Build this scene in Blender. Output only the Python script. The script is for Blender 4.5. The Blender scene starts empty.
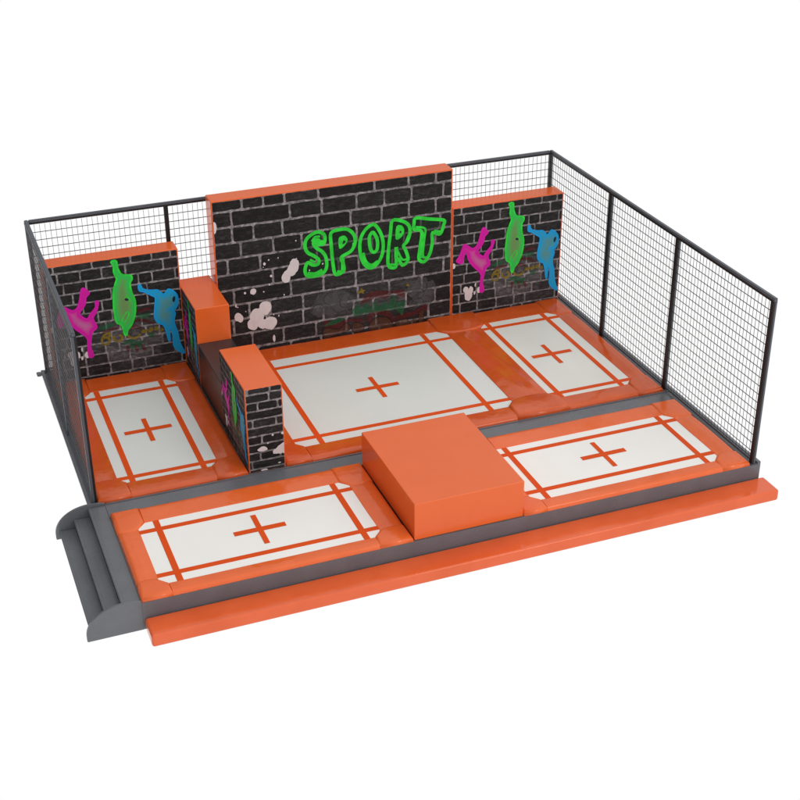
# Trampoline park module: orange padded trampolines, graffiti walls, mesh fences, on a self-lit white floor
import bpy, bmesh, math, random
from mathutils import Vector, Matrix, noise
from mathutils.geometry import tessellate_polygon
random.seed(7)
scene = bpy.context.scene
C = scene.collection

# ---- outlines of the printed artwork, measured in wall coordinates
MAG = [(0.275,0.796),(0.315,0.748),(0.286,0.714),(0.274,0.657),(0.229,0.596),(0.239,0.561),(0.278,0.533),(0.302,0.568),(0.348,0.62),(0.351,0.666),(0.372,0.667),(0.37,0.638),(0.349,0.577),(0.32,0.531),(0.339,0.468),(0.336,0.442),(0.302,0.414),(0.287,0.355),(0.275,0.288),(0.291,0.211),(0.256,0.208),(0.258,0.308),(0.256,0.378),(0.186,0.458),(0.143,0.525),(0.129,0.578),(0.108,0.595),(0.089,0.504),(0.063,0.504),(0.033,0.53),(0.062,0.572),(0.094,0.66),(0.115,0.665),(0.174,0.622),(0.216,0.641),(0.24,0.705),(0.255,0.769)]
GRN = [(0.499,0.978),(0.539,0.981),(0.546,0.918),(0.571,0.861),(0.635,0.843),(0.643,0.81),(0.624,0.772),(0.632,0.69),(0.649,0.624),(0.639,0.515),(0.606,0.428),(0.571,0.383),(0.558,0.343),(0.54,0.351),(0.527,0.432),(0.49,0.466),(0.481,0.568),(0.487,0.667),(0.494,0.738),(0.518,0.806),(0.526,0.832),(0.511,0.887),(0.513,0.94)]
GRN_IN = [[(0.527,0.45),(0.548,0.503),(0.579,0.539),(0.591,0.519),(0.572,0.48),(0.545,0.443)],[(0.565,0.655),(0.587,0.674),(0.606,0.649),(0.612,0.62)]]
GRN_HOLE = [(0.57,0.65),(0.583,0.657),(0.6,0.645),(0.595,0.634),(0.577,0.637)]
BLU = [(0.682,0.741),(0.699,0.755),(0.718,0.714),(0.775,0.693),(0.828,0.685),(0.869,0.644),(0.907,0.681),(0.947,0.654),(0.973,0.611),(0.971,0.542),(0.951,0.502),(0.934,0.496),(0.945,0.46),(0.93,0.392),(0.949,0.301),(0.963,0.193),(0.991,0.103),(0.959,0.113),(0.911,0.174),(0.909,0.281),(0.891,0.346),(0.886,0.232),(0.872,0.243),(0.859,0.325),(0.843,0.376),(0.802,0.404),(0.782,0.46),(0.791,0.544),(0.801,0.62),(0.777,0.645),(0.724,0.684),(0.688,0.701)]
BLU_HOLE = [(0.931,0.579),(0.937,0.604),(0.95,0.61),(0.955,0.593),(0.948,0.568),(0.937,0.561)]
BLU_IN = [[(0.864,0.477),(0.889,0.508),(0.915,0.512),(0.938,0.504)]]
YEL = [[(0.374,0.35),(0.366,0.324),(0.372,0.299),(0.393,0.288),(0.42,0.304),(0.423,0.329),(0.402,0.349),(0.377,0.346),(0.387,0.369),(0.414,0.382),(0.435,0.368),(0.419,0.347)],[(0.46,0.35),(0.457,0.323),(0.482,0.301),(0.513,0.306),(0.523,0.333),(0.501,0.354)],[(0.568,0.34),(0.576,0.317),(0.611,0.304),(0.645,0.313),(0.662,0.331)],[(0.676,0.336),(0.685,0.359),(0.693,0.333)],[(0.707,0.338),(0.71,0.358),(0.721,0.346)],[(0.735,0.333),(0.745,0.367),(0.76,0.343)],[(0.777,0.34),(0.79,0.37),(0.798,0.344)],[(0.82,0.323),(0.83,0.346),(0.838,0.327)]]
RED = [[(0.372,0.392),(0.427,0.404),(0.502,0.413)],[(0.619,0.449),(0.668,0.452),(0.717,0.434),(0.775,0.397)],[(0.65,0.534),(0.706,0.532),(0.761,0.541)],[(0.554,0.251),(0.559,0.194)],[(0.617,0.244),(0.627,0.175)],[(0.666,0.239),(0.69,0.175)],[(0.573,0.387),(0.621,0.4),(0.678,0.384)]]
GRB = [[(0.358,0.429),(0.406,0.439),(0.467,0.449)],[(0.652,0.492),(0.701,0.478),(0.756,0.493)],[(0.522,0.266),(0.577,0.279),(0.634,0.251),(0.682,0.264)],[(0.585,0.26),(0.597,0.208)],[(0.648,0.249),(0.657,0.205)],[(0.723,0.307),(0.765,0.307)]]
SPL_SIDE = [((0.148,0.192),0.065,0.1),((0.124,0.246),0.045,0.055),((0.171,0.238),0.04,0.06),((0.211,0.279),0.012,0.035),((0.205,0.203),0.016,0.03),((0.243,0.225),0.03,0.05),((0.01,0.484),0.03,0.045),((0.257,0.261),0.012,0.015)]
LET = {'S':[[(-0.006,1.916),(-0.115,1.882),(-0.2,1.81),(-0.221,1.695),(-0.183,1.596),(-0.094,1.531),(-0.005,1.448),(-0.016,1.372),(-0.1,1.368),(-0.182,1.424),(-0.217,1.378),(-0.237,1.287),(-0.199,1.194),(-0.074,1.174),(0.062,1.204),(0.124,1.298),(0.121,1.454),(0.066,1.566),(-0.032,1.649),(-0.079,1.724),(-0.06,1.781),(0.006,1.779),(0.029,1.716),(0.087,1.699),(0.114,1.78),(0.092,1.868)]],'P':[[(0.217,1.866),(0.369,1.903),(0.502,1.883),(0.601,1.775),(0.615,1.636),(0.544,1.509),(0.39,1.438),(0.38,1.379),(0.412,1.287),(0.409,1.183),(0.306,1.139),(0.256,1.182),(0.228,1.403),(0.214,1.662)]],'O':[[(0.917,1.907),(0.797,1.839),(0.71,1.69),(0.697,1.468),(0.753,1.268),(0.863,1.163),(0.985,1.214),(1.073,1.358),(1.096,1.546),(1.06,1.723),(0.985,1.863)],[(0.907,1.772),(0.858,1.685),(0.877,1.492),(0.936,1.428),(0.992,1.483),(0.994,1.63),(0.949,1.74)]],'R':[[(1.259,1.925),(1.423,1.893),(1.535,1.808),(1.561,1.683),(1.517,1.534),(1.447,1.466),(1.491,1.363),(1.526,1.199),(1.429,1.123),(1.359,1.243),(1.319,1.232),(1.311,1.113),(1.219,1.115),(1.176,1.184),(1.181,1.393),(1.224,1.733)]],'T':[[(1.666,1.909),(1.91,1.857),(2.153,1.801),(2.149,1.718),(2.089,1.57),(1.956,1.616),(1.952,1.451),(1.914,1.263),(1.817,1.127),(1.719,1.187),(1.737,1.396),(1.762,1.662),(1.631,1.716),(1.631,1.828)]]}
LETIN = [[(-0.106,1.77),(-0.05,1.838),(0.033,1.834)],[(-0.147,1.47),(-0.065,1.414)],[(-0.197,1.237),(-0.072,1.208),(0.055,1.257)],[(0.45,1.455),(0.562,1.541),(0.59,1.64)],[(0.398,1.402),(0.392,1.186),(0.298,1.183)],[(0.739,1.444),(0.788,1.28),(0.89,1.203),(1.003,1.255)],[(1.32,1.459),(1.319,1.249)],[(1.32,1.442),(1.42,1.233),(1.499,1.221)],[(1.193,1.172),(1.306,1.154)],[(1.657,1.756),(1.823,1.705),(1.815,1.541),(1.79,1.229),(1.897,1.203)],[(1.771,1.652),(1.772,1.425),(1.751,1.199)],[(1.982,1.647),(2.106,1.611)],[(1.465,1.472),(1.535,1.635)]]
LETFILL = [[(0.416,1.794),(0.339,1.754),(0.347,1.582),(0.428,1.609),(0.49,1.698),(0.466,1.769)],[(1.328,1.821),(1.309,1.6),(1.396,1.608),(1.457,1.699),(1.431,1.806)],[(0.006,1.771),(-0.053,1.762),(-0.063,1.722),(0.011,1.673),(0.095,1.698),(0.105,1.764)]]
LETHOLE = [[(0.417,1.708),(0.404,1.651),(0.443,1.662),(0.456,1.694)],[(1.384,1.727),(1.379,1.69),(1.408,1.697),(1.408,1.727)]]
T_SPL = [((-0.407,1.408),0.075,0.115),((-0.459,1.339),0.07,0.1),((-0.551,1.225),0.07,0.09),((-0.922,0.752),0.095,0.115),((-1.066,0.632),0.11,0.13),((-1.134,0.512),0.09,0.1),((-0.85,0.475),0.1,0.11),((-0.986,0.486),0.07,0.08),((-1.372,0.672),0.055,0.07),((-1.337,0.64),0.05,0.06),((-1.103,1.07),0.045,0.05),((-1.237,1.067),0.018,0.02),((-0.796,1.291),0.02,0.02),((-0.895,1.511),0.02,0.025),((-1.396,0.873),0.012,0.03),((-0.932,1.041),0.012,0.012),((-0.833,1.147),0.014,0.014),((-0.801,0.198),0.02,0.06),((-0.486,1.305),0.1,0.05),((-1.665,2.227),0.05,0.09)]
T_GREEN = [[(0.012,0.257),(0.208,0.341),(0.306,0.375),(0.419,0.338),(0.336,0.285),(0.206,0.257)],[(0.52,0.456),(0.669,0.566),(0.699,0.459),(0.799,0.577),(0.847,0.451),(0.947,0.586),(0.995,0.452),(1.128,0.538),(1.16,0.448),(1.278,0.632),(1.31,0.474),(1.493,0.483),(1.425,0.214),(1.309,0.337),(1.093,0.357),(0.862,0.363),(0.573,0.345)]]
T_RED = [[(0.08,0.364),(0.239,0.268),(0.435,0.318),(0.696,0.29),(0.728,0.216),(0.466,0.262),(0.333,0.166),(0.06,0.232)],[(0.794,0.255),(0.862,0.38),(1.027,0.403),(1.192,0.323),(1.275,0.188),(1.257,0.088),(1.092,0.272),(0.927,0.301),(0.842,0.178)],[(1.308,0.217),(1.426,0.265),(1.61,0.251),(1.83,0.351),(1.864,0.241),(1.627,0.179),(1.324,0.145)],[(0.802,0.711),(1.031,0.74),(1.228,0.691),(1.427,0.691),(1.46,0.533),(1.261,0.651),(1.128,0.572),(0.964,0.617),(0.701,0.543)]]
T_ORG = [[(0.059,0.222),(0.317,0.162),(0.417,0.253),(0.498,0.205),(0.479,0.113),(0.2,0.053),(0.037,0.048)],[(0.564,0.228),(0.727,0.182),(0.725,0.062),(0.544,0.067)],[(0.842,0.161),(0.959,0.261),(1.158,0.226),(1.257,0.071),(1.24,0.022),(1.023,0.036),(0.84,0.048)],[(1.324,0.128),(1.492,0.15),(1.56,0.069),(1.661,0.155),(1.661,0.027),(1.324,0.031)],[(1.729,0.23),(1.813,0.233),(1.79,0.018),(1.712,0.025)]]
T_STAR = [[(0.64,0.772),(0.693,0.796),(0.706,0.844),(0.732,0.797),(0.787,0.781),(0.744,0.761),(0.756,0.719),(0.698,0.752),(0.652,0.736)],[(1.487,0.756),(1.52,0.784),(1.554,0.751),(1.534,0.721)]]
T_SMOKE = [((-0.042,0.57),0.13,0.12),((0.026,0.692),0.14,0.14),((0.188,0.731),0.16,0.14),((0.348,0.721),0.17,0.14),((0.443,0.638),0.14,0.14),((0.151,0.57),0.2,0.12),((0.343,0.537),0.14,0.1),((1.627,0.675),0.13,0.13),((1.761,0.687),0.13,0.14),((1.896,0.631),0.12,0.14),((1.694,0.562),0.15,0.12),((1.863,0.5),0.15,0.1),((1.694,0.408),0.13,0.09),((1.829,0.402),0.12,0.07)]
P_SPL = [((-2.031,0.353),0.07,0.035),((-1.783,0.294),0.07,0.065),((-1.742,0.318),0.05,0.08),((-1.843,0.274),0.05,0.04),((-1.879,0.545),0.015,0.018),((-1.735,0.547),0.025,0.02),((-2.024,0.015),0.05,0.02),((-1.802,0.088),0.02,0.012),((-1.953,0.43),0.012,0.012)]

# ------------------------------------------------------------------ materials
def new_mat(name):
    m = bpy.data.materials.new(name); m.use_nodes = True
    nt = m.node_tree
    return m, nt, nt.nodes['Principled BSDF']
def N(nt, t, **k):
    n = nt.nodes.new(t)
    for a, b in k.items(): setattr(n, a, b)
    return n
def ramp(nt, fac, stops):
    r = N(nt, 'ShaderNodeValToRGB')
    el = r.color_ramp.elements
    el[0].position, el[0].color = stops[0][0], (*stops[0][1], 1)
    el[1].position, el[1].color = stops[-1][0], (*stops[-1][1], 1)
    for p, c in stops[1:-1]:
        e = el.new(p); e.color = (*c, 1)
    nt.links.new(fac, r.inputs['Fac'])
    return r.outputs['Color']
def coords(nt, scale=(1, 1, 1)):
    t = N(nt, 'ShaderNodeTexCoord'); m = N(nt, 'ShaderNodeMapping')
    m.inputs['Scale'].default_value = scale
    nt.links.new(t.outputs['Object'], m.inputs['Vector'])
    return m.outputs['Vector']
def tex(nt, scale, detail=4, rough=.55, vec=None, distort=0):
    n = N(nt, 'ShaderNodeTexNoise')
    n.inputs['Scale'].default_value = scale; n.inputs['Detail'].default_value = detail
    n.inputs['Roughness'].default_value = rough; n.inputs['Distortion'].default_value = distort
    if vec is None: vec = coords(nt)
    nt.links.new(vec, n.inputs['Vector'])
    return n.outputs['Fac']
def bump(nt, b, h, strength, dist):
    n = N(nt, 'ShaderNodeBump'); n.inputs['Strength'].default_value = strength; n.inputs['Distance'].default_value = dist
    nt.links.new(h, n.inputs['Height']); nt.links.new(n.outputs['Normal'], b.inputs['Normal'])

def vinyl(name, c0, c1, rough=.28, bump_s=.25, bump_d=.01, spec=.5):
    m, nt, b = new_mat(name)
    nt.links.new(ramp(nt, tex(nt, 2.2, 5), [(.3, c0), (.7, c1)]), b.inputs['Base Color'])
    r = N(nt, 'ShaderNodeMapRange'); r.inputs['To Min'].default_value = rough - .07; r.inputs['To Max'].default_value = rough + .1
    nt.links.new(tex(nt, 6, 4), r.inputs['Value']); nt.links.new(r.outputs['Result'], b.inputs['Roughness'])
    b.inputs['Specular IOR Level'].default_value = spec
    bump(nt, b, tex(nt, 3.5, 2, .5), bump_s, bump_d)
    return m
M = {}
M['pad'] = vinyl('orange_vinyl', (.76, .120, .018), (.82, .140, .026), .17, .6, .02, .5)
M['pad_rear'] = vinyl('shaded_orange_vinyl', (.58, .080, .009), (.66, .100, .015), .15, .6, .022, .5)  # same orange vinyl, with the shade near the walls put into its colour
M['mat_vinyl'] = vinyl('glossy_orange_vinyl', (.72, .108, .024), (.80, .132, .036), .12, .3, .015, .5)
M['foam'] = vinyl('orange_foam_cover', (.77, .126, .021), (.80, .134, .024), .17, .12, .012, .45)
M['steel'] = vinyl('grey_painted_steel', (.118, .124, .138), (.142, .148, .162), .26, .04, .003)
M['steel_dark'] = vinyl('grey_fence_paint', (.075, .083, .098), (.10, .108, .124), .38, .05, .002, .4)
M['black'] = vinyl('black_sleeve', (.010, .008, .010), (.018, .013, .014), .45, .05, .002, .3)
M['divider'] = vinyl('black_gloss_vinyl', (.024, .024, .026), (.034, .033, .035), .3, .12, .006, .6)
M['wire'] = vinyl('dark_wire', (.06, .058, .062), (.09, .085, .09), .5, 0, .001, .3)
M['line'] = vinyl('orange_tape', (.68, .074, .008), (.73, .086, .010), .5, .05, .002, .1)

def weave(name, c0, c1):
    m, nt, b = new_mat(name)
    nt.links.new(ramp(nt, tex(nt, .9, 3), [(.3, c0), (.7, c1)]), b.inputs['Base Color'])
    b.inputs['Roughness'].default_value = .34
    b.inputs['Specular IOR Level'].default_value = .35
    w = N(nt, 'ShaderNodeTexChecker'); w.inputs['Scale'].default_value = 160
    nt.links.new(coords(nt), w.inputs['Vector'])
    bump(nt, b, w.outputs['Fac'], .08, .001)
    return m
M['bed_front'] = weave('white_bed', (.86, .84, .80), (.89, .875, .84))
M['bed_rear'] = weave('shaded_white_bed', (.71, .71, .68), (.74, .74, .71))  # white bed greyed to carry the shade of the rear walls
M['bed_right'] = weave('half_shaded_white_bed', (.74, .72, .67), (.79, .77, .72))  # white bed again, wall shade painted in more weakly

m, nt, b = new_mat('wall_mortar_print')
f = tex(nt, 14, 6, .7)
nt.links.new(ramp(nt, f, [(.32, (.06, .055, .057)), (.5, (.21, .195, .20)), (.70, (.46, .42, .42))]), b.inputs['Base Color'])
b.inputs['Roughness'].default_value = .6; b.inputs['Specular IOR Level'].default_value = .2
M['mortar'] = m
m, nt, b = new_mat('wall_brick_print')
at = N(nt, 'ShaderNodeAttribute', attribute_name='tone')
mix = N(nt, 'ShaderNodeMix', data_type='RGBA', blend_type='MULTIPLY'); mix.inputs['Factor'].default_value = 1
nt.links.new(at.outputs['Color'], mix.inputs['A'])
nt.links.new(ramp(nt, tex(nt, 9, 8, .75, coords(nt, (1, 1, 2.5)), .8), [(.34, (.4, .4, .4)), (.5, (.85, .84, .84)), (.70, (2.6, 2.5, 2.5))]), mix.inputs['B'])
nt.links.new(mix.outputs['Result'], b.inputs['Base Color'])
b.inputs['Roughness'].default_value = .55; b.inputs['Specular IOR Level'].default_value = .18
M['brick'] = m

def paint(name, c, alpha=1.0, vary=.25):
    m, nt, b = new_mat(name)
    nt.links.new(ramp(nt, tex(nt, 8, 5, .6), [(.3, tuple(x*(1-vary) for x in c)), (.7, tuple(min(1, x*(1+vary*.5)) for x in c))]), b.inputs['Base Color'])
    b.inputs['Roughness'].default_value = .55; b.inputs['Specular IOR Level'].default_value = .2
    if alpha < 1:
        r = N(nt, 'ShaderNodeMapRange'); r.inputs['To Min'].default_value = alpha*.55; r.inputs['To Max'].default_value = min(1, alpha*1.4)
        nt.links.new(tex(nt, 11, 5, .7), r.inputs['Value']); nt.links.new(r.outputs['Result'], b.inputs['Alpha'])
    return m
def glow_fill(name, inner, outer):
    """two-tone airbrushed fill: radial blend about the figure's middle, in the print's own coordinates"""
    m, nt, b = new_mat(name)
    at = N(nt, 'ShaderNodeAttribute', attribute_name='tone')
    nz = N(nt, 'ShaderNodeMath', operation='MULTIPLY_ADD'); nz.inputs[1].default_value = .25
    nt.links.new(tex(nt, 7, 4), nz.inputs[0]); nt.links.new(at.outputs['Fac'], nz.inputs[2])
    nt.links.new(ramp(nt, nz.outputs[0], [(.14, inner), (.80, outer)]), b.inputs['Base Color'])
    b.inputs['Roughness'].default_value = .5; b.inputs['Specular IOR Level'].default_value = .2
    return m
M['mag'] = paint('magenta_paint', (.68, .008, .40), vary=.12)
M['mag_fill'] = glow_fill('magenta_fill', (.50, .15, .32), (.62, .008, .32))
M['grn'] = paint('green_paint', (.03, .72, .05), vary=.3)
M['grn_fill'] = glow_fill('green_fill', (.15, .27, .09), (.03, .52, .08))
M['blu'] = paint('blue_paint', (.01, .36, .80), vary=.12)
M['blu_fill'] = glow_fill('blue_fill', (.09, .29, .30), (.012, .34, .64))
M['white'] = paint('white_splatter', (.68, .62, .62), vary=.08)
M['hole'] = paint('dark_gap', (.015, .02, .03))
M['tint'] = paint('violet_tint', (.012, .05, .02), .45)
M['gy'] = paint('faded_yellow', (.30, .21, .02), .7)
M['gr'] = paint('faded_red', (.15, .018, .02), .45)
M['gg'] = paint('faded_green', (.018, .15, .06), .5)
M['go'] = paint('faded_ochre', (.15, .06, .03), .45)
M['smoke'] = paint('faded_smoke', (.14, .135, .14), .36)
M['cloud_line'] = paint('cloud_outline', (.02, .02, .02), .4)
m = bpy.data.materials.new('glowing_white_floor'); m.use_nodes = True
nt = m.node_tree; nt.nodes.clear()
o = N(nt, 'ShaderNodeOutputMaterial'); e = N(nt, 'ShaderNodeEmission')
e.inputs['Color'].default_value = (1, 1, 1, 1); e.inputs['Strength'].default_value = 1.0  # floor glows evenly: stays pure white, takes no shadows, lights the deck
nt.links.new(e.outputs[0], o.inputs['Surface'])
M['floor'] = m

# ------------------------------------------------------------------ object helpers
def thing(name, label, cat, loc, group=None):
    o = bpy.data.objects.new(name, None); C.objects.link(o)
    o.location = loc; o.empty_display_size = .2
    o['label'] = label; o['category'] = cat
    if group: o['group'] = group
    return o
def link(name, me, parent=None, mats=()):
    o = bpy.data.objects.new(name, me); C.objects.link(o)
    for m in mats: me.materials.append(M[m])
    if parent is not None:
        o.parent = parent
        root = parent; off = Vector((0, 0, 0))
        while root is not None:
            off += root.location; root = root.parent
        o.location = (0, 0, 0)
        me.transform(Matrix.Translation(-off))
    return o
def tag(o, label, cat, group=None):
    o['label'] = label; o['category'] = cat
    if group: o['group'] = group
def from_bm(name, bm, parent, mats, smooth=False):
    me = bpy.data.meshes.new(name); bm.to_mesh(me); bm.free()
    for p in me.polygons: p.use_smooth = smooth
    return link(name, me, parent, mats)
def box_bm(bm, x0, x1, y0, y1, z0, z1, mi=0):
    vs = [bm.verts.new((x, y, z)) for z in (z0, z1) for y in (y0, y1) for x in (x0, x1)]
    fs = []
    for q in ((0, 2, 3, 1), (4, 5, 7, 6), (0, 1, 5, 4), (2, 6, 7, 3), (0, 4, 6, 2), (1, 3, 7, 5)):
        f = bm.faces.new([vs[i] for i in q]); f.material_index = mi; fs.append(f)
    return fs
def soft_box(name, bounds, r, parent, mats, seg=3):
    bm = bmesh.new(); box_bm(bm, *bounds)
    bmesh.ops.bevel(bm, geom=bm.edges[:], offset=r, segments=seg, profile=.5, affect='EDGES')
    o = from_bm(name, bm, parent, mats, True)
    md = o.modifiers.new('wn', 'WEIGHTED_NORMAL'); md.keep_sharp = False; md.weight = 100
    return o

SLOPE = [.3]
def prof(t):
    """pad section from the outer edge (0) to the bed edge (1)"""
    k = SLOPE[0]
    if t < .20: return math.sqrt(max(0, 1-(1-t/.20)**2))
    if t < .50: return 1.0
    if t < .96: return 1 - k*((t-.5)/.46)
    return (1-k)*math.sqrt(max(0, 1-((t-.96)/.04)**2))
def pad_strip(name, parent, x0, x1, y0, y1, side, T=.085, z=0.0, fold=0.0, mat='pad'):
    """padded strip; side says where the bed is: '+x','-x','+y','-y' or 'both' (beds at both x sides)"""
    alongx = side in ('+y', '-y')
    SLOPE[0] = .12 if alongx else .26
    na = 30
    if side == 'both':
        ts = [i/28 for i in range(29)]
    else:
        ts = [0, .008, .02, .04, .07, .11, .15, .2, .3, .4, .47, .53, .62, .72, .82, .9, .94, .96, .975, .99, 1.0]
    bm = bmesh.new(); rows = []
    for i in range(na+1):
        a = i/na; row = []
        e = min(a, 1-a)
        for t in ts:
            if side == 'both':
                s = abs(2*t-1); h = 1-.36*s**1.6
                if s > .93: h = .64*math.sqrt(max(0, 1-((s-.93)/.07)**2))
            else:
                h = prof(t)
            if alongx:
                x = x0+(x1-x0)*a; y = y0+(y1-y0)*(t if side == '+y' else 1-t)
            else:
                y = y0+(y1-y0)*a; x = x0+(x1-x0)*((t if side in ('+x', 'both') else 1-t))
            if not alongx:      # the strap end dips where it runs under the corner cushion
                e = min(a, 1-a)*(y1-y0)
                k = .74+.26*min(1, e/.30)**.6
                if t > .2 or side == 'both': h = min(h, max(h*k, .73))
                else: h *= k
            zz = z+T*h
            if fold and .02 < t < .98:
                n1 = noise.noise(Vector((x*4.6+y*.75, y*.45, 1.7)))
                n2 = noise.noise(Vector((x*10+y*1.6, y*.8, 5.2)))
                w = math.sin(math.pi*min(max(t, 0), 1))
                zz += fold*w*(n1*1.1+n2*.22)*min(1, min(a, 1-a)/.14)
            zz += .004*noise.noise(Vector((x*2, y*2, 3.3)))*(1 if 0 < t < 1 else 0)
            row.append(bm.verts.new((x, y, max(zz, z+.001))))
        rows.append(row)
    for i in range(na):
        for j in range(len(ts)-1):
            bm.faces.new((rows[i][j], rows[i+1][j], rows[i+1][j+1], rows[i][j+1]))
    # close the ends down to the deck
    for row, flip in ((rows[0], 0), (rows[-1], 1)):
        low = [bm.verts.new((v.co.x, v.co.y, z)) for v in row]
        for j in range(len(row)-1):
            bm.faces.new((row[j], row[j+1], low[j+1], low[j]))
    bmesh.ops.recalc_face_normals(bm, faces=bm.faces[:])
    o = from_bm(name, bm, parent, [mat], True)
    o.data.set_sharp_from_angle(angle=math.radians(55))
    return o
def inset(poly, d):
    n = len(poly); out = []
    for i in range(n):
        p0, p1, p2 = Vector(poly[i-1]), Vector(poly[i]), Vector(poly[(i+1) % n])
        a = (p1-p0); b = (p2-p1)
        if a.length < 1e-9 or b.length < 1e-9: out.append(tuple(p1)); continue
        a.normalize(); b.normalize()
        na, nb = Vector((-a.y, a.x)), Vector((-b.y, b.x))
        m = na+nb
        if m.length < 1e-6: m = na
        m.normalize(); k = d/max(.4, m.dot(na))
        out.append(tuple(p1+m*k))
    return out
def area(poly):
    return sum(poly[i-1][0]*poly[i][1]-poly[i][0]*poly[i-1][1] for i in range(len(poly)))/2
def cushion(name, parent, poly, T=.1, r=.045, z=0.0, mats=('pad',)):
    if area(poly) < 0: poly = poly[::-1]
    bm = bmesh.new(); rings = []
    K = 7
    for k in range(K+1):
        q = k/K*math.pi/2
        p = inset(poly, r*(1-math.cos(q))+.0015)
        h = T*(.12+.88*math.sin(q)) if k else .0
        rings.append([bm.verts.new((x, y, z+h)) for x, y in p])
    n = len(poly)
    for a, b in zip(rings, rings[1:]):
        for i in range(n):
            bm.faces.new((a[i], a[(i+1) % n], b[(i+1) % n], b[i]))
    top = bm.faces.new(rings[-1])
    bmesh.ops.triangulate(bm, faces=[top])
    bmesh.ops.recalc_face_normals(bm, faces=bm.faces[:])
    return from_bm(name, bm, parent, mats, True)
def arc(p, q, bulge, n=8):
    """points between p and q (exclusive of neither) bowed sideways by bulge"""
    p, q = Vector(p), Vector(q); d = q-p; nrm = Vector((-d.y, d.x)).normalized()
    return [tuple(p+d*(i/n)+nrm*bulge*math.sin(math.pi*i/n)**.8) for i in range(n+1)]

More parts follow.
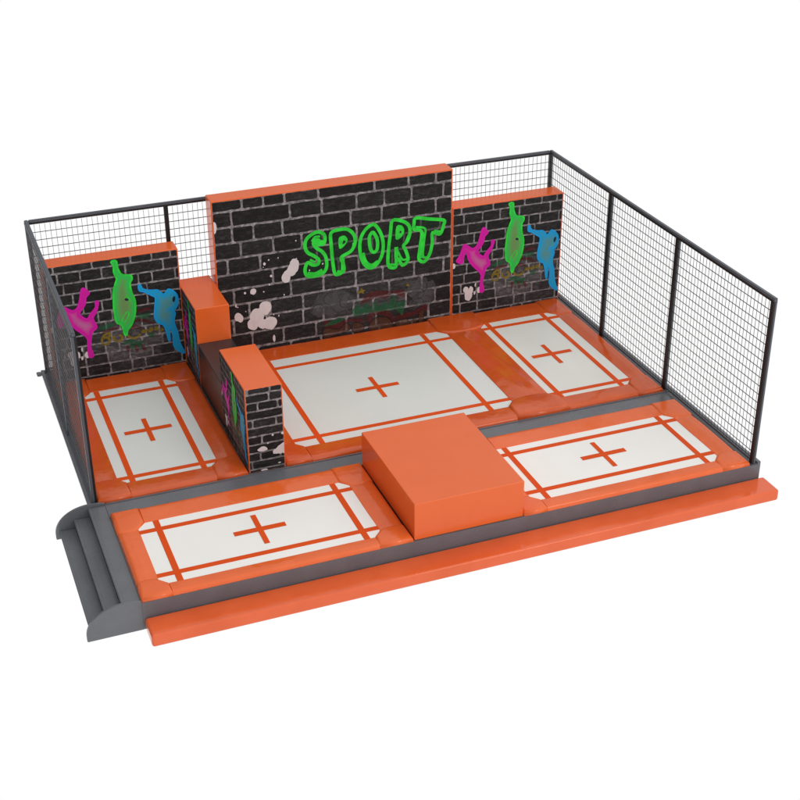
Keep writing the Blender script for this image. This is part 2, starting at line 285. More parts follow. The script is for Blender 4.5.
# ------------------------------------------------------------------ printed canvases
class Canvas:
    """a flat print: canonical size W x H mapped on a face of size w x h"""
    def __init__(s, origin, U, V, w, h, W=None, H=None):
        s.o, s.U, s.V = Vector(origin), Vector(U), Vector(V)
        s.Nn = s.U.cross(s.V); s.W, s.H = W or w, H or h; s.kx, s.ky = w/s.W, h/s.H
    def P(s, u, v, off): return s.o + s.U*(min(max(u, .004), s.W-.004)*s.kx) + s.V*(min(max(v, .004), s.H-.004)*s.ky) + s.Nn*off
EDGE_CACHE = {}
class Sheet:
    def __init__(s, cv): s.cv = cv; s.v = []; s.f = []; s.mi = []; s.t = []
    def poly(s, pts, off, mi=0, tone=0.0, tones=None):
        pts = [(float(a), float(b)) for a, b in pts]
        if area(pts) < 0:
            pts = pts[::-1]
            if tones: tones = tones[::-1]
        base = len(s.v)
        for p in pts: s.v.append(s.cv.P(p[0], p[1], off))
        for tri in tessellate_polygon([[Vector((a, b, 0)) for a, b in pts]]):
            a, b, c = (pts[i] for i in tri)
            cr = (b[0]-a[0])*(c[1]-a[1])-(b[1]-a[1])*(c[0]-a[0])
            if abs(cr) < 1e-9: continue
            tri = tri if cr > 0 else (tri[0], tri[2], tri[1])
            s.f.append([base+i for i in tri]); s.mi.append(mi)
            s.t.append([tones[i] if tones else tone for i in tri])
    def fan(s, pts, off, ctr, mi=0):
        """radially toned blob clipped by its own outline: rings of the outline pulled to the middle are not safe
        for concave shapes, so the outline is tessellated and its tone grows with distance from the middle"""
        pts = [(float(a), float(b)) for a, b in pts]
        if area(pts) < 0: pts = pts[::-1]
        verts = [Vector((a, b)) for a, b in pts]
        tris = [[Vector((*pts[i],)) for i in tri] for tri in tessellate_polygon([[Vector((a, b, 0)) for a, b in pts]])]
        def edge(p):
            key = (round(p.x, 5), round(p.y, 5), len(verts))
            if key in EDGE_CACHE: return EDGE_CACHE[key]
            best = 9
            for i in range(len(verts)):
                a, b = verts[i-1], verts[i]; ab = b-a; L = ab.length_squared or 1e-9
                t = min(1, max(0, (p-a).dot(ab)/L)); best = min(best, (p-a-ab*t).length)
            EDGE_CACHE[key] = best
            return best
        for lvl in range(3):
            nt_ = []
            for a, b, c in tris:
                ab, bc, ca = (a+b)/2, (b+c)/2, (c+a)/2
                nt_ += [[a, ab, ca], [ab, b, bc], [ca, bc, c], [ab, bc, ca]]
            tris = nt_
        for tr in tris:
            a, b, c = tr
            cr = (b-a).cross(c-a)
            if abs(cr) < 1e-10: continue
            if cr < 0: tr = [a, c, b]
            base = len(s.v)
            for p in tr: s.v.append(s.cv.P(p.x, p.y, off))
            s.f.append([base, base+1, base+2]); s.mi.append(mi)
            s.t.append([.85*(1-min(1, max(0, edge(p)-.012)/.12))**1.3 + .25*min(1, (p-Vector(ctr)).length/.9) for p in tr])
    def ribbon(s, pts, w, off, closed=True, mi=0, tone=0.0, taper=False):
        n = len(pts); L = []; Rr = []
        for i in range(n):
            if closed: p0, p2 = Vector(pts[i-1]), Vector(pts[(i+1) % n])
            else: p0, p2 = Vector(pts[max(0, i-1)]), Vector(pts[min(n-1, i+1)])
            d = (p2-p0)
            if d.length < 1e-9: d = Vector((1, 0))
            d.normalize(); nn = Vector((-d.y, d.x)); p = Vector(pts[i])
            ww = w/2*(1 if not taper else .35+.65*math.sin(math.pi*min(1, max(0, (i+.5)/n))))
            L.append(p+nn*ww); Rr.append(p-nn*ww)
        for i in range(n if closed else n-1):
            j = (i+1) % n; base = len(s.v)
            o2 = off+.00012*(i % 3)          # neighbours never share a plane where a bend folds them
            q = [Rr[i], Rr[j], L[j], L[i]]
            for p in q: s.v.append(s.cv.P(p.x, p.y, o2))
            s.f.append([base, base+1, base+2, base+3]); s.mi.append(mi); s.t.append([tone]*4)
    def blob(s, c, rx, ry, off, mi=0, jag=.12, n=22, tone=0):
        ph = random.random()*9
        pts = []
        for i in range(n):
            a = 2*math.pi*i/n
            k = 1+jag*noise.noise(Vector((math.cos(a)*1.6+ph, math.sin(a)*1.6, ph)))*1.6
            pts.append((c[0]+rx*k*math.cos(a), c[1]+ry*k*math.sin(a)))
        s.poly(pts, off, mi, tone)
    def build(s, name, parent, mats):
        me = bpy.data.meshes.new(name); me.from_pydata([tuple(v) for v in s.v], [], s.f)
        for p, k in zip(me.polygons, s.mi): p.material_index = k
        ca = me.color_attributes.new('tone', 'FLOAT_COLOR', 'CORNER')
        i = 0
        for fs in s.t:
            for t in fs:
                t = t if isinstance(t, tuple) else (t, t, t)
                ca.data[i].color = (*t, 1); i += 1
        return link(name, me, parent, mats)
def smooth(pts, closed=True, k=5):
    n = len(pts); out = []
    rng = range(n) if closed else range(n-1)
    for i in rng:
        if closed: a, b, c, d = pts[i-1], pts[i], pts[(i+1) % n], pts[(i+2) % n]
        else: a, b, c, d = pts[max(0, i-1)], pts[i], pts[i+1], pts[min(n-1, i+2)]
        for j in range(k):
            t = j/k
            out.append(tuple(.5*((2*b[q])+(-a[q]+c[q])*t+(2*a[q]-5*b[q]+4*c[q]-d[q])*t*t+(-a[q]+3*b[q]-3*c[q]+d[q])*t**3) for q in (0, 1)))
    if not closed: out.append(tuple(pts[-1]))
    return out

def brick_print(cv, parent, rows, bw, gap, light=None, seed=1, splats=()):
    rnd = random.Random(seed); W, H = cv.W, cv.H
    sh = Sheet(cv)
    sh.poly([(0, 0), (W, 0), (W, H), (0, H)], .002, 0)
    rh = H/rows
    for r in range(-1, rows+1):
        v0 = r*rh+rh*.35; u = -rnd.random()*bw
        while u < W:
            w = bw*rnd.choice((.62, .85, .95, 1.0, 1.05, 1.7, 1.0))
            a0, a1 = max(.006, u+gap/2), min(W-.006, u+w-gap/2)
            b0, b1 = max(.006, v0+gap/2), min(H-.006, v0+rh-gap/2)
            if a1-a0 > gap*.8 and b1-b0 > gap*.6:
                rr = min(gap*.55, (b1-b0)*.3, (a1-a0)*.3); pts = []
                nl = max(3, int((a1-a0)/.07)); ns = max(2, int((b1-b0)/.07))
                j = gap*.16; skew = rnd.uniform(-1, 1)*gap*.15
                for i in range(nl+1): pts.append((a0+rr+(a1-a0-2*rr)*i/nl, b0+rnd.uniform(-j, j)))
                for i in range(ns+1): pts.append((a1+rnd.uniform(-j, j), b0+rr+(b1-b0-2*rr)*i/ns+skew))
                for i in range(nl+1): pts.append((a1-rr-(a1-a0-2*rr)*i/nl, b1+rnd.uniform(-j, j)))
                for i in range(ns+1): pts.append((a0+rnd.uniform(-j, j), b1-rr-(b1-b0-2*rr)*i/ns+skew))
                pts = [(min(max(p, .006), W-.006), min(max(q, .006), H-.006)) for p, q in pts]
                base = rnd.uniform(.012, .023)
                if light: 
                    cx, cy, rx, ry, amt = light
                    d = math.hypot(((a0+a1)/2-cx)/rx, ((b0+b1)/2-cy)/ry)
                    base += amt*max(0, 1-d)*rnd.uniform(.5, 1.3)
                sh.poly(pts, .0032, 1, (base*1.02, base*.97, base))
            u += w
    for i, (c, a, b_, jg) in enumerate(splats): sh.blob(c, a, b_, .0080+.00008*i, 2, jg, 22 if a > .02 else 8)
    return sh.build('brick_print', parent, ['mortar', 'brick', 'white'])

SW, SH = 2.022, 1.978       # canonical size of the side print
SIDE_SPLATS = [((c[0]*SW, c[1]*SH), a*1.1, b_*1.1, .1) for c, a, b_ in SPL_SIDE]
def side_art(cv, panel):
    S = lambda l: [(a*SW, b*SH) for a, b in l]
    # worn lettering below the figures
    sh = Sheet(cv)
    for p in GRB: sh.ribbon(smooth(S(p), False), .085, .0046, False, 1, taper=True)
    for p in RED: sh.ribbon(smooth(S(p), False), .055, .0052, False, 2, taper=True)
    for i, p in enumerate(YEL): sh.ribbon(smooth(S(p), False), .038, .0058, False, 0)
    sh.build('faded_lettering', panel, ['gy', 'gg', 'gr'])
    def fig(name, P, mats, w, ctr, inner=(), hole=None, iw=.02):
        sh = Sheet(cv); o = smooth(S(P), True, 4)
        sh.fan(o, .0085, (ctr[0]*SW, ctr[1]*SH), 1)
        if area(o) < 0: o = o[::-1]
        sh.ribbon(inset(o, w*.08), w*.8, .0092, True, 0)
        for q in inner: sh.ribbon(smooth(S(q), False), iw, .0097, False, 0, taper=True)
        if hole: sh.poly(smooth(S(hole), True, 3), .0102, 2)
        ob = sh.build(name, panel, mats+['hole'])
        return ob
    a = fig('dancer_print', MAG, ['mag', 'mag_fill'], .036, (.23, .50))
    a['label'] = 'magenta silhouette of a dancer balancing on one hand'
    a = fig('dancer_print', GRN, ['grn', 'grn_fill'], .034, (.53, .62), GRN_IN, GRN_HOLE)
    a['label'] = 'green silhouette of a figure stretching one arm up'
    a = fig('dancer_print', BLU, ['blu', 'blu_fill'], .026, (.84, .45), BLU_IN, BLU_HOLE)
    a['label'] = 'blue silhouette of a jumping figure with one arm out'

# ------------------------------------------------------------------ setting
bm = bmesh.new()
vs = [bm.verts.new((x, y, -.395)) for x, y in ((-90, -90), (90, -90), (90, 90), (-90, 90))]
bm.faces.new(vs)
g = from_bm('ground', bm, None, ['floor']); g['kind'] = 'structure'

# ------------------------------------------------------------------ steel deck
ZG = -.388
deck = thing('trampoline_deck', 'grey steel platform frame carrying all the orange trampolines', 'platform', (0, 0, 0))
bm = bmesh.new()
box_bm(bm, -4.24, 4.46, -.05, 2.30, ZG, 0)
o = from_bm('front_frame', bm, deck, ['steel'])
bm = bmesh.new()
box_bm(bm, -4.455, 4.46, 2.302, 6.50, -.03, 0); box_bm(bm, -4.30, 4.38, 2.303, 6.40, ZG, -.0301)
o = from_bm('rear_frame', bm, deck, ['steel'])
bm = bmesh.new()
box_bm(bm, 4.405, 4.462, -.052, 6.502, -.1, .04)
bmesh.ops.bevel(bm, geom=bm.edges[:], offset=.006, segments=2, affect='EDGES')
o = from_bm('edge_kerb', bm, deck, ['steel'])
bm = bmesh.new()
box_bm(bm, -4.459, -4.41, 2.32, 6.503, -.032, .02)
bmesh.ops.bevel(bm, geom=bm.edges[:], offset=.006, segments=2, affect='EDGES')
o = from_bm('edge_kerb', bm, deck, ['steel'])
# thin flange of the walkway between the two rows, and the small outrigger foot at the far left corner
bm = bmesh.new()
box_bm(bm, -4.22, 4.40, 2.262, 2.286, .0, .012)
o = from_bm('walkway_flange', bm, deck, ['steel'])
bm = bmesh.new()
box_bm(bm, -4.53, -4.4605, 6.38, 6.50, -.03, .001)
bmesh.ops.bevel(bm, geom=bm.edges[:], offset=.008, segments=2, affect='EDGES')
o = from_bm('corner_foot', bm, deck, ['steel'])

# ------------------------------------------------------------------ steps
st = thing('entrance_steps', 'grey steel steps with curved cheek plates at the left front corner', 'steps', (-4.58, 1.1, ZG))
def step_box(x0, x1, z1, name):
    bm = bmesh.new(); fs = box_bm(bm, x0, x1, -.018, 2.262, ZG, z1)
    bmesh.ops.bevel(bm, geom=bm.edges[:], offset=.006, segments=2, affect='EDGES')
    return from_bm(name, bm, st, ['steel'])
step_box(-4.455, -4.242, -.002, 'landing')
step_box(-4.657, -4.457, -.132, 'step')
step_box(-4.862, -4.659, -.262, 'step')
for (xa, xb, z) in ((-4.470, -4.425, .006), (-4.672, -4.630, -.124), (-4.877, -4.835, -.254)):
    bm = bmesh.new(); box_bm(bm, xa, xb, -.017, 2.261, z-.03, z)
    bmesh.ops.bevel(bm, geom=bm.edges[:], offset=.009, segments=3, affect='EDGES')
    from_bm('nosing', bm, st, ['steel'], True).data.set_sharp_from_angle(angle=.6)
prof_pts = [(-4.242, ZG), (-4.242, .022), (-4.34, .040), (-4.44, .047)]
for i in range(1, 15):
    a = math.radians(90+i*90/14)
    prof_pts.append((-4.45+.475*math.cos(a)*1.0, -.31+.357*math.sin(a)))
prof_pts += [(-4.925, ZG+.012), (-4.918, ZG), (-4.885, ZG)]
for (ya, yb) in ((-.052, -.020), (2.264, 2.298)):
    bm = bmesh.new()
    A = [bm.verts.new((x, ya, z)) for x, z in prof_pts]; B = [bm.verts.new((x, yb, z)) for x, z in prof_pts]
    n = len(A)
    f1 = bm.faces.new(A); f2 = bm.faces.new(B[::-1])
    for i in range(n): bm.faces.new((A[i], B[i], B[(i+1) % n], A[(i+1) % n]))
    bmesh.ops.triangulate(bm, faces=[f1, f2])
    bmesh.ops.recalc_face_normals(bm, faces=bm.faces[:])
    from_bm('cheek_plate', bm, st, ['steel'])

# ------------------------------------------------------------------ landing mat in front
cm = thing('crash_mat', 'long orange padded mat on the floor along the front of the deck', 'mat', (.15, -.24, ZG))
soft_box('mat_body', (-4.225, 4.535, -.445, -.056, ZG, -.215), .035, cm, ['mat_vinyl'], 4)

# ------------------------------------------------------------------ trampolines
GT = 'trampolines let into the grey deck'
def bed(parent, x0, x1, y0, y1, lx0, lx1, ly0, ly1, mat, cross, arm=(.345, .345)):
    """x0..y1 visible bed edge, l* centre lines of the tape stripes"""
    w = .040; z = .050
    bm = bmesh.new()
    n = 14
    gx = [x0-.03+(x1-x0+.06)*i/n for i in range(n+1)]; gy = [y0-.03+(y1-y0+.06)*i/n for i in range(n+1)]
    V = [[bm.verts.new((x, y, z)) for x in gx] for y in gy]
    for j in range(n):
        for i in range(n): bm.faces.new((V[j][i], V[j][i+1], V[j+1][i+1], V[j+1][i]))
    m = from_bm('jump_bed', bm, parent, [mat], True)
    def tape(name, a0, a1, b0, b1, dz):
        bm = bmesh.new(); box_bm(bm, a0, a1, b0, b1, z+.0005, z+dz)
        from_bm(name, bm, m, ['line'])
    tape('tape_line', lx0-w, lx0+w, y0-.02, y1+.02, .004)
    tape('tape_line', lx1-w, lx1+w, y0-.02, y1+.02, .004)
    tape('tape_line', x0-.02, x1+.02, ly0-w, ly0+w, .0055)
    tape('tape_line', x0-.02, x1+.02, ly1-w, ly1+w, .0055)
    cx, cy = cross
    bm = bmesh.new(); t = z+.004
    w2 = .036; wy = .047
    pts = [(-arm[0], -wy), (-w2, -wy), (-w2, -arm[1]), (w2, -arm[1]), (w2, -wy), (arm[0], -wy), (arm[0], wy), (w2, wy), (w2, arm[1]), (-w2, arm[1]), (-w2, wy), (-arm[0], wy)]
    vv = [bm.verts.new((cx+a, cy+b_, t)) for a, b_ in pts]
    for q in ((0, 1, 10, 11), (2, 3, 4, 1), (4, 5, 6, 7), (7, 8, 9, 10), (1, 4, 7, 10)): bm.faces.new([vv[i] for i in q])
    from_bm('centre_cross', bm, m, ['line'])
    return m
def corner(parent, ox, oy, sx, sy, mx, my, pm, cx=.11, cy=.12, bulge=.045):
    """corner cushion: outer corner (ox,oy); mx,my = the bed's edges; sx,sy = direction towards the bed"""
    p = [(ox, oy), (mx+sx*cx, oy), (mx+sx*cx, my), (mx, my+sy*cy)]
    a = arc((mx, my+sy*cy), (ox, my+sy*cy), 0)
    p += [(q[0], q[1]+sy*bulge*math.sin(math.pi*min(1, i/8))**.7 if 0 < i < 8 else q[1]) for i, q in enumerate(a)][1:]
    cushion('corner_pad', parent, p, .074, .05, mats=(pm,))
G = -.012
def simple_bay(t, X0, X1, Y0, Y1, x0, x1, y0, y1, pm='pad'):
    cx, cy = .11, .12
    corner(t, X0, Y0, 1, 1, x0, y0, pm)
    corner(t, X1, Y0, -1, 1, x1, y0, pm)
    corner(t, X0, Y1, 1, -1, x0, y1, pm)
    corner(t, X1, Y1, -1, -1, x1, y1, pm)
    pad_strip('edge_pad', t, x0+cx+G, x1-cx-G, Y0, y0, '+y', .062, mat=pm)
    pad_strip('edge_pad', t, x0+cx+G, x1-cx-G, y1, Y1, '-y', .064, mat=pm)
    pad_strip('edge_pad', t, X0+.003, x0, y0+cy-.02, y1-cy+.02, '+x', .074, mat=pm)
    pad_strip('edge_pad', t, x1, X1-.003, y0+cy-.02, y1-cy+.02, '-x', .074, mat=pm)
# front row
t = thing('trampoline', 'front left trampoline beside the grey steps with a white bed', 'trampoline', (-2.5, .9, 0), GT)
bed(t, -3.95, -1.09, .165, 1.56, -3.71, -1.29, .35, 1.36, 'bed_front', (-2.50, .88))
simple_bay(t, -4.235, -.735, -.045, 1.955, -3.95, -1.09, .165, 1.56)
t = thing('trampoline', 'front right trampoline by the right fence with a white bed', 'trampoline', (2.5, .9, 0), GT)
bed(t, 1.07, 3.955, .18, 1.57, 1.28, 3.745, .385, 1.395, 'bed_front', (2.51, .91))
simple_bay(t, .825, 4.29, -.045, 1.955, 1.07, 3.955, .18, 1.57)
# rear row
t = thing('trampoline', 'rear left trampoline in front of the left graffiti wall', 'trampoline', (-3.28, 4, 0), GT)
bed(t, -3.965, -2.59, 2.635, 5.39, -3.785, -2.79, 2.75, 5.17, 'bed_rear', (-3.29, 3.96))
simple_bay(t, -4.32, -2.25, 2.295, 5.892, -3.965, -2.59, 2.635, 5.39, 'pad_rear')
t = thing('trampoline', 'large middle trampoline in front of the tallest graffiti wall', 'trampoline', (.26, 4, 0), GT)
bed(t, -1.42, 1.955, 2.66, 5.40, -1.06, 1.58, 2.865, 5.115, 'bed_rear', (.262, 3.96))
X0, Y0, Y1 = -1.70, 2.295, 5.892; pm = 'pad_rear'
corner(t, X0, Y0, 1, 1, -1.42, 2.66, pm); corner(t, X0, Y1, 1, -1, -1.42, 5.40, pm)
pad_strip('edge_pad', t, -1.31+G, 1.845-G, Y0, 2.66, '+y', .062, mat=pm)
pad_strip('edge_pad', t, -1.31+G, 1.845-G, 5.40, Y1, '-y', .064, mat=pm)
pad_strip('edge_pad', t, X0, -1.42, 2.76, 5.30, '+x', .074, mat=pm)
# wide cushion shared with its right neighbour, and the two junction cushions at its ends
def junction(parent, Ye, my, sy):
    p = [(1.845, Ye), (2.715, Ye), (2.715, my), (2.605, my+sy*.12)]
    p += [(q[0], q[1]+sy*.075*math.sin(math.pi*i/12)**.7 if 0 < i < 12 else q[1]) for i, q in enumerate(arc((2.605, my+sy*.12), (1.955, my+sy*.12), 0, 12))][1:]
    p += [(1.845, my)]
    cushion('corner_pad', parent, p, .093, .05, mats=('pad_rear',))
junction(t, Y0, 2.65, 1); junction(t, Y1, 5.40, -1)
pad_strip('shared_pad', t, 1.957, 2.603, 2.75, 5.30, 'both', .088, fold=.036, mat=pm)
t = thing('trampoline', 'rear right trampoline in front of the right graffiti wall', 'trampoline', (3.28, 4, 0), GT)
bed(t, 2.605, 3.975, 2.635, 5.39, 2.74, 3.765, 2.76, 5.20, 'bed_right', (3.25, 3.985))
corner(t, 4.30, Y0, -1, 1, 3.975, 2.65, pm); corner(t, 4.30, Y1, -1, -1, 3.975, 5.39, pm)
pad_strip('edge_pad', t, 2.715+G, 3.865-G, Y0, 2.635, '+y', .062, mat=pm)
pad_strip('edge_pad', t, 2.715+G, 3.865-G, 5.39, Y1, '-y', .064, mat=pm)
pad_strip('edge_pad', t, 3.975, 4.297, 2.75, 5.29, '-x', .074, mat=pm)

# ------------------------------------------------------------------ foam blocks and walls
blk = thing('foam_block', 'big plain orange vaulting block between the two front trampolines', 'foam block', (.045, .95, 0))
soft_box('block_cover', (-.723, .812, -.03, 1.938, .001, .544), .012, blk, ['foam'])
bm = bmesh.new()
box_bm(bm, -.729, -.7245, -.028, 1.93, .004, .03)  # thin black strip along the foot of the left face
from_bm('base_strip', bm, blk, ['black'])

TF, TB = 5.896, 6.22
GW = 'low graffiti walls either side of the tall wall'
wall = thing('graffiti_wall', 'tall orange edged wall printed with dark bricks and the green word SPORT', 'wall', (.31, 6.05, 0))
soft_box('wall_body', (-1.684, 2.308, TF, TB, .001, 2.649), .012, wall, ['foam'])
cv = Canvas((-1.667, TF, .012), (1, 0, 0), (0, 0, 1), 3.958, 2.617)
T = lambda l: [(a+1.667, b_-.012) for a, b_ in l]
rnd = random.Random(3)
spl = [(T([c])[0], a*1.06, b_*1.04, .09) for c, a, b_ in T_SPL]
for cxy in (T_SPL[3][0], T_SPL[0][0]):
    for i in range(9):
        rr = rnd.uniform(.006, .013)
        spl.append((T([(cxy[0]+rnd.gauss(-.08, .26), cxy[1]+rnd.gauss(.05, .2))])[0], rr, rr*rnd.uniform(.8, 1.6), .3))
pn = brick_print(cv, wall, 10, .55, .034, (2.5, .55, 1.3, .7, .035), 5, spl)
sh = Sheet(cv)
for i, (c, a, b_) in enumerate(T_SMOKE):
    c = T([c])[0]; sh.blob(c, a, b_, .0042+.00012*i, 0, .25)
for i, (c, a, b_) in enumerate(T_SMOKE[::2]):
    c = T([c])[0]
    pts = [(c[0]+a*.8*math.cos(q/12*math.pi+i), c[1]+b_*.8*math.sin(q/12*math.pi+i)) for q in range(15)]
    sh.ribbon(pts, .016, .0060+.0001*i, False, 1, taper=True)
sh.build('smoke_cloud_print', pn, ['smoke', 'cloud_line'])
sh = Sheet(cv)
for i, p in enumerate(T_RED): sh.poly(smooth(T(p), True, 3), .0064+.0001*i, 0)
for i, p in enumerate(T_ORG): sh.poly(smooth(T(p), True, 3), .0069+.0001*i, 1)
for i, p in enumerate(T_GREEN): sh.poly(T(p), .0075+.0001*i, 2)
for p in T_STAR: sh.poly(T(p), .0078, 3)
for p in T_ORG: sh.ribbon(smooth(T(p), True, 3), .02, .0080, True, 4)
sh.build('faded_lettering', pn, ['gr', 'go', 'gg', 'gy', 'cloud_line'])
for k in 'SPORT':
    sh = Sheet(cv)
    for i, p in enumerate(LET[k]):
        q = smooth(T(p), True, 4)
        if i == 0: sh.poly(q, .0104, 1)
        sh.ribbon(q, .058, .0110+.0006*i, True, 0)
    idx = dict(S=[0, 1, 2], P=[3, 4], O=[5], R=[6, 7, 8, 12], T=[9, 10, 11])[k]
    for j in idx:
        sh.ribbon(smooth(T(LETIN[j]), False), .066 if j in (2, 4, 5, 6, 10) else .036, .0122+.0003*idx.index(j), False, 0)
    for j in dict(P=[0], R=[1], S=[2]).get(k, []): sh.poly(smooth(T(LETFILL[j]), True, 3), .0136, 0)
    for j in dict(P=[0], R=[1]).get(k, []): sh.poly(smooth(T(LETHOLE[j]), True, 3), .0142, 2)
    o = sh.build('letter_print', pn, ['grn', 'tint', 'hole'])
    o['label'] = 'bright green sprayed outline letter ' + k

for (xa, xb, lab) in ((-4.292, -2.242, 'low brick print wall with three neon dancers behind the rear left trampoline'),
                      (2.311, 4.333, 'low brick print wall with three neon dancers behind the rear right trampoline')):
    w = thing('graffiti_wall', lab, 'wall', ((xa+xb)/2, 6.05, 0), GW)
    soft_box('wall_body', (xa, xb, TF, TB, .001, 1.978), .012, w, ['foam'])
    cv = Canvas((xa+.013, TF, .012), (1, 0, 0), (0, 0, 1), xb-xa-.026, 1.952, SW, SH)
    pn = brick_print(cv, w, 11, .34, .025, (1.25, .55, .85, .6, .10), 11, SIDE_SPLATS)
    side_art(cv, pn)

BL, BR = -2.239, -1.710
bx = thing('graffiti_block', 'orange block against the back between the left wall and the SPORT wall', 'foam block', (-1.97, 5.6, 0))
soft_box('block_cover', (BL, BR-.001, 5.026, TB, .001, 1.324), .012, bx, ['foam'])
cv = Canvas((BL, TF-.004, .012), (0, -1, 0), (0, 0, 1), .855, 1.30, SW, SH)
pn = brick_print(cv, bx, 11, .34, .025, (1.25, .55, .85, .6, .10), 11, SIDE_SPLATS); side_art(cv, pn)

dv = thing('divider_wall', 'low glossy black padded divider joining the two graffiti blocks', 'divider', (-1.97, 4.3, 0))
soft_box('divider_body', (BL, BR, 3.616, 5.022, .001, .757), .012, dv, ['divider'])

pl = thing('graffiti_block', 'brick printed pillar block with an orange top nearest the walkway', 'foam block', (-1.97, 2.96, 0))
soft_box('block_cover', (BL, BR, 2.312, 3.613, .001, 1.315), .012, pl, ['foam'])
cv = Canvas((BL, 3.603, .012), (0, -1, 0), (0, 0, 1), 1.281, 1.291, SW, SH)
pn = brick_print(cv, pl, 11, .34, .025, (1.25, .55, .85, .6, .10), 11, SIDE_SPLATS); side_art(cv, pn)
cv = Canvas((BL+.011, 2.312, .008), (1, 0, 0), (0, 0, 1), .507, 1.298)
brick_print(cv, pl, 10, .33, .024, None, 21, [((c[0]-BL-.011, c[1]), a, b_, .2) for c, a, b_ in P_SPL])

# ------------------------------------------------------------------ fences
H = 2.5; PW = .029
XL, XR, YB = -4.362, 4.362, 6.462
def post(parent, x, y, inner):
    """square post; its inward face wears a black sleeve"""
    bm = bmesh.new(); box_bm(bm, x-PW, x+PW, y-PW, y+PW, .001, H-PW)
    bmesh.ops.bevel(bm, geom=[e for e in bm.edges if abs(e.verts[0].co.z-e.verts[1].co.z) > 1], offset=.007, segments=2, affect='EDGES')
    o = from_bm('post', bm, parent, ['steel_dark'])
    bm = bmesh.new(); ix, iy = inner
    s = .034
    if ix: box_bm(bm, x+ix*PW*.2-(0 if ix > 0 else s*.9), x+ix*PW*.2+(s*.9 if ix > 0 else 0), y-PW-.0035, y+PW+.0035, .002, H-PW-.002)
    else: box_bm(bm, x-PW-.0035, x+PW+.0035, y+iy*PW*.2-(0 if iy > 0 else s*.9), y+iy*PW*.2+(s*.9 if iy > 0 else 0), .002, H-PW-.002)
    from_bm('sleeve', bm, o, ['black'])
    bm = bmesh.new(); box_bm(bm, x-.05, x+.05, y-.045, y+.045, .0005, .012)
    from_bm('foot_plate', bm, o, ['steel_dark'])
    return o
def rail(parent, a, b, z, w, name, inner):
    """horizontal tube between a and b (x,y)"""
    bm = bmesh.new()
    if abs(a[0]-b[0]) < 1e-6: box_bm(bm, a[0]-w, a[0]+w, min(a[1], b[1]), max(a[1], b[1]), z-w, z+w)
    else: box_bm(bm, min(a[0], b[0]), max(a[0], b[0]), a[1]-w, a[1]+w, z-w, z+w)
    bmesh.ops.bevel(bm, geom=bm.edges[:], offset=w*.3, segments=2, affect='EDGES')
    o = from_bm(name, bm, parent, ['steel_dark'])
    if inner and name == 'top_rail':
        ix, iy = inner; bm = bmesh.new(); e = .0035
        if ix: box_bm(bm, a[0]-w-e, a[0]+w+e, min(a[1], b[1])+.01, max(a[1], b[1])-.01, z-w-e, z-w*.1)
        else: box_bm(bm, min(a[0], b[0])+.01, max(a[0], b[0])-.01, a[1]-w-e, a[1]+w+e, z-w-e, z-w*.1)
        from_bm('sleeve', bm, o, ['black'])
    return o
def net(parent, a, b, z0=.05, z1=H-.05, pv=.080, ph=.128, r=.0031):
    bm = bmesh.new()
    L = math.hypot(b[0]-a[0], b[1]-a[1]); ux, uy = (b[0]-a[0])/L, (b[1]-a[1])/L; nx, ny = -uy, ux
    n = round(L/pv)
    for i in range(1, n):
        s = L*i/n; x, y = a[0]+ux*s, a[1]+uy*s
        box_bm(bm, x-r*.85, x+r*.85, y-r*.85, y+r*.85, z0, z1)
    m = round((z1-z0)/ph)
    for i in range(1, m):
        z = z0+(z1-z0)*i/m; d = r*2.02
        xa, ya, xb, yb = a[0]+nx*d, a[1]+ny*d, b[0]+nx*d, b[1]+ny*d
        box_bm(bm, min(xa, xb)-abs(nx)*r, max(xa, xb)+abs(nx)*r, min(ya, yb)-abs(ny)*r, max(ya, yb)+abs(ny)*r, z-r*1.5, z+r*1.5)
    return from_bm('wire_mesh', bm, parent, ['wire'])
def fence(name, label, pts, inner):
    t = thing(name, label, 'fence', ((pts[0][0]+pts[-1][0])/2, (pts[0][1]+pts[-1][1])/2, 0))
    return t
t = fence('mesh_fence', 'long black mesh fence panel run along the right side of the deck', [(XR, 0), (XR, YB)], None)
ys = [0.0, 2.37, 4.36, YB]
for y in ys: post(t, XR, y, (-1, 0))
rail(t, (XR, -PW), (XR, YB+PW), H-PW*.0, PW, 'top_rail', (-1, 0))
for a, b_ in zip(ys, ys[1:]):
    rail(t, (XR, a+PW+.004), (XR, b_-PW-.004), .045, .014, 'bottom_rail', None)
    net(t, (XR, a+PW), (XR, b_-PW))
t = fence('mesh_fence', 'grey mesh fence along the rear left side, ending above the steps', [(XL, 2.37), (XL, YB)], None)
ys = [2.37, 4.36, YB]
for y in ys: post(t, XL, y, (1, 0))
rail(t, (XL, 2.37-PW), (XL, YB+PW), H, PW, 'top_rail', (1, 0))
for a, b_ in zip(ys, ys[1:]):
    rail(t, (XL, a+PW+.004), (XL, b_-PW-.004), .045, .014, 'bottom_rail', None)
    net(t, (XL, a+PW), (XL, b_-PW))
t = fence('mesh_fence', 'mesh fence across the back, standing behind the graffiti walls', [(XL, YB), (XR, YB)], None)
xs = [XL, -2.262, 0.0, 2.262, XR]
for x in xs[1:-1]: post(t, x, YB, (0, -1))
rail(t, (XL+PW+.003, YB), (XR-PW-.003, YB), H, PW, 'top_rail', (0, -1))
for a, b_ in zip(xs, xs[1:]):
    rail(t, (a+PW+.004, YB), (b_-PW-.004, YB), .045, .014, 'bottom_rail', None)
    net(t, (a+PW, YB), (b_-PW, YB))

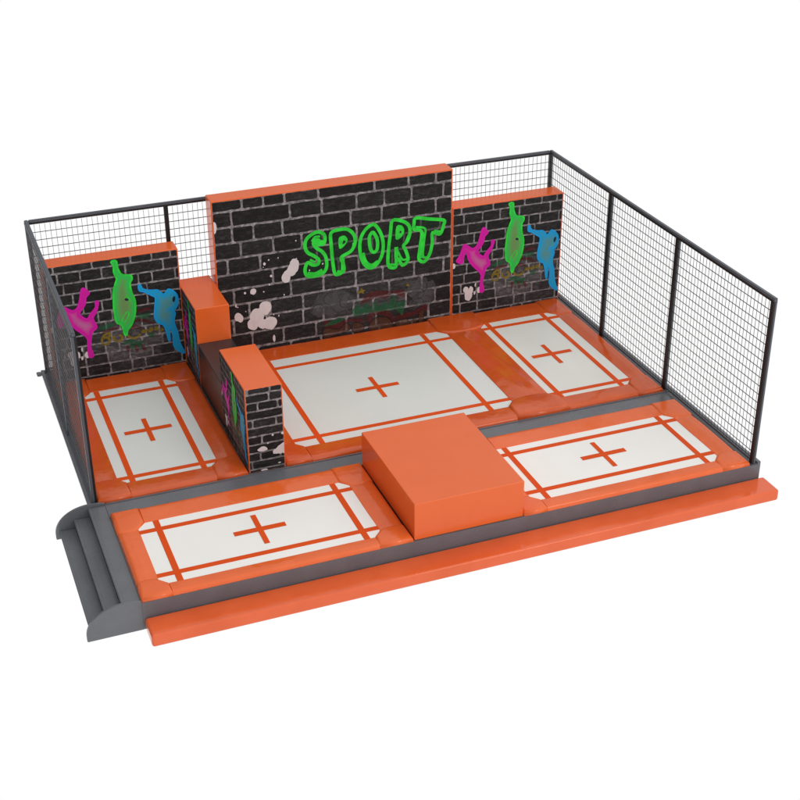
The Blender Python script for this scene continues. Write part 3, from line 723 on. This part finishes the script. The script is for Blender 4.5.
# ------------------------------------------------------------------ light
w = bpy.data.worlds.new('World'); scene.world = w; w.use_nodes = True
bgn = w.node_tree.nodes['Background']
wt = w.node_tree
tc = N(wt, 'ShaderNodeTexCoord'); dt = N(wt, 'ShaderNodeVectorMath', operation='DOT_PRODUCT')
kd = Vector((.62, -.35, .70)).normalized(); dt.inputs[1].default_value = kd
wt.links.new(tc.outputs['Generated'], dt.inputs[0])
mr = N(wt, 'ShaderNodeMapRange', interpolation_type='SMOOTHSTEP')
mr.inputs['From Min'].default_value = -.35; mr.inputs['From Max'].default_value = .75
mr.inputs['To Min'].default_value = .22; mr.inputs['To Max'].default_value = 1.14  # unseen surround shaped brighter right and above, dimmer left, to shade left faces
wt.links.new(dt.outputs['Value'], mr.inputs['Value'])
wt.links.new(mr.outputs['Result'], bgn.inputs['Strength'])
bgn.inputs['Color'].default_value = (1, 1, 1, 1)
ld = bpy.data.lights.new('added_key_light', 'AREA'); ld.shape = 'RECTANGLE'; ld.size = 5; ld.size_y = 4; ld.energy = 220
ld.color = (1, .97, .94)
lo = bpy.data.objects.new('added_key_light', ld); C.objects.link(lo)
lo.location = (5.5, -7.5, 9.5)  # soft key added at front right for vinyl highlights and gradients
lo.rotation_euler = (Vector((0, 2.5, 0))-Vector(lo.location)).to_track_quat('-Z', 'Y').to_euler()

# ------------------------------------------------------------------ camera
az, el, roll, F = 0.3683027, 0.4999141, -0.0048895, 1385.8636
d = Vector((math.sin(az)*math.cos(el), math.cos(az)*math.cos(el), -math.sin(el)))
r = Vector((math.cos(az), -math.sin(az), 0)); u = r.cross(d)
r2 = r*math.cos(roll)+u*math.sin(roll); u2 = -r*math.sin(roll)+u*math.cos(roll)
cd = bpy.data.cameras.new('camera'); cam = bpy.data.objects.new('camera', cd); C.objects.link(cam)
cam.matrix_world = Matrix(((r2.x, u2.x, -d.x, -6.16228), (r2.y, u2.y, -d.y, -13.640828), (r2.z, u2.z, -d.z, 10.053608), (0, 0, 0, 1)))
cd.sensor_width = 36; cd.lens = 36*F/800; cd.clip_end = 500
scene.camera = cam
scene.view_settings.view_transform = 'Standard'; scene.view_settings.look = 'None'
scene.view_settings.exposure = 0; scene.view_settings.gamma = 1
scene.cycles.max_bounces = 8; scene.cycles.transparent_max_bounces = 24
